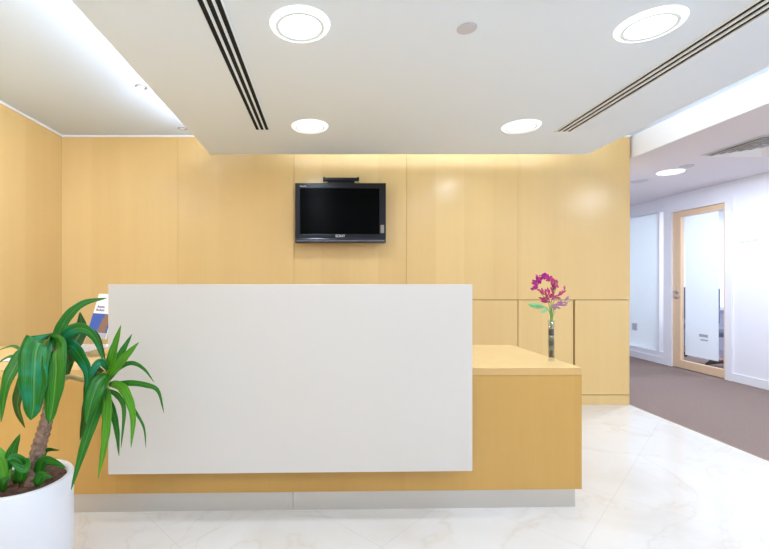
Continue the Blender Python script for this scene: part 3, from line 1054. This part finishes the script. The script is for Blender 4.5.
for pts, w, mi, roll in [
    ([(109, 376, 1.72), (112, 355, 1.70), (121, 325, 1.68)], 10, B, 0.0),
    ([(109, 374, 1.74), (120, 355, 1.77), (132, 334, 1.80)], 8, A, 0.2),
    ([(108, 376, 1.70), (121, 361, 1.66), (139, 342, 1.62)], 10, B, 0.1),
    ([(108, 382, 1.72), (119, 368, 1.70), (132, 363, 1.69), (144, 369, 1.68), (154, 382, 1.68)], 5, A, 0.2),
    ([(106, 385, 1.72), (128, 383, 1.68), (146, 385, 1.66), (158, 391, 1.65), (164, 413, 1.65)], 6, A, 0.1),
    ([(108, 384, 1.72), (120, 386, 1.68), (128, 397, 1.66), (133, 418, 1.65), (131, 448, 1.65)], 10, B, 0.1),
    ([(108, 390, 1.72), (118, 396, 1.70), (124, 410, 1.69), (121, 448, 1.68)], 6, A, 0.1),
    ([(128, 398, 1.68), (137, 414, 1.66), (144, 428, 1.66), (146, 448, 1.66)], 3, A, 0.1),
    ([(108, 396, 1.74), (113, 412, 1.74), (117, 432, 1.74), (119, 456, 1.74)], 7, A, 0.0),
    ([(107, 386, 1.72), (107, 410, 1.68), (105, 440, 1.66), (98, 479, 1.65)], 10, B, 0.0),
    ([(106, 380, 1.72), (97, 408, 1.68), (85, 443, 1.64), (71, 490, 1.62)], 12, A, -0.1),
    ([(107, 374, 1.70), (98, 384, 1.64), (91, 402, 1.61), (86, 424, 1.61)], 18, A, -0.2),
    ([(104, 378, 1.72), (92, 392, 1.74), (86, 412, 1.76), (80, 440, 1.76)], 14, C, 0.2),
    ([(108, 370, 1.70), (100, 362, 1.66), (90, 375, 1.63), (85, 386, 1.62)], 8, T, 0.0),
    ([(107, 380, 1.76), (96, 372, 1.80), (88, 385, 1.82), (84, 410, 1.82)], 12, C, 0.0),
]:
    leaf(bm, pts, w, mi, roll)
obj('leaf_crown', bm, LM_, plant)
bm = bmesh.new()
for pts, w, mi, roll in [
    ([(8, 470, 1.62), (12, 452, 1.62), (20, 434, 1.62)], 11, A, 0.3),
    ([(14, 484, 1.60), (24, 462, 1.58), (24, 470, 1.56), (10, 462, 1.55)], 12, A, 0.2),
    ([(20, 484, 1.60), (22, 466, 1.58), (14, 458, 1.56), (6, 460, 1.54)], 13, A, 0.3),
    ([(38, 478, 1.70), (44, 452, 1.72), (60, 450, 1.74)], 7, A, 0.5),
    ([(38, 480, 1.64), (42, 462, 1.62), (54, 462, 1.62), (66, 468, 1.62)], 11, A, 0.3),
    ([(36, 486, 1.60), (42, 476, 1.57), (52, 477, 1.56)], 11, A, 0.3),
    ([(2, 492, 1.58), (3, 482, 1.55), (11, 476, 1.53)], 11, A, 0.2),
    ([(4, 480, 1.60), (0, 462, 1.60), (-8, 454, 1.60)], 12, B, 0.2),
    ([(10, 478, 1.64), (4, 458, 1.66), (-2, 446, 1.68)], 9, B, 0.2),
]:
    leaf(bm, pts, w, mi, roll, n=14)
obj('undergrowth', bm, LM_, plant)

# ------------------------------------------------------------------ office furniture seen through the clear glass edges
od = thing('office_desk', 'grey office desk in the bright room beyond the glass door', 'desk', (6.6, 6.9, 0))
boxo('desk_top', (-0.35, 0.35, -0.2, 1.0, 0.71, 0.74), M['desk_grey'], od)
for y in (-0.17, 0.95):
    boxo('desk_leg', (-0.33, 0.33, y, y + 0.03, 0.0, 0.71), M['desk_grey'], od)
def office_chair(x, y, rz, label):
    c = thing('office_chair', label, 'chair', (x, y, 0), rz)
    bm = bmesh.new(); box(bm, -0.24, 0.24, -0.23, 0.23, 0.44, 0.51, bev=0.03); obj('seat', bm, M['chair'], c)
    bm = bmesh.new(); box(bm, -0.22, 0.22, 0.20, 0.26, 0.58, 1.10, bev=0.03); obj('backrest', bm, M['chair'], c)
    bm = bmesh.new(); tube(bm, [(0, 0, 0.07), (0, 0, 0.44)], [0.025]); tube(bm, [(0, 0.1, 0.46), (0, 0.28, 0.5), (0, 0.275, 0.8)], [0.015])
    obj('column', bm, M['grey'], c)
    bm = bmesh.new()
    for k in range(5):
        a = 2 * PI * k / 5
        tube(bm, [(0, 0, 0.09), (0.28 * math.cos(a), 0.28 * math.sin(a), 0.06)], [0.016])
        tube(bm, [(0.28 * math.cos(a) - 0.01, 0.28 * math.sin(a), 0.028), (0.28 * math.cos(a) + 0.012, 0.28 * math.sin(a), 0.028)], [0.025])
    obj('star_base', bm, M['dark'], c)
office_chair(5.60, 6.9, -1.2, 'dark blue office chair seen through the left clear edge of the glass door')
office_chair(5.55, 5.75, 0.4, 'dark office chair seen through the right clear edge of the glass door')
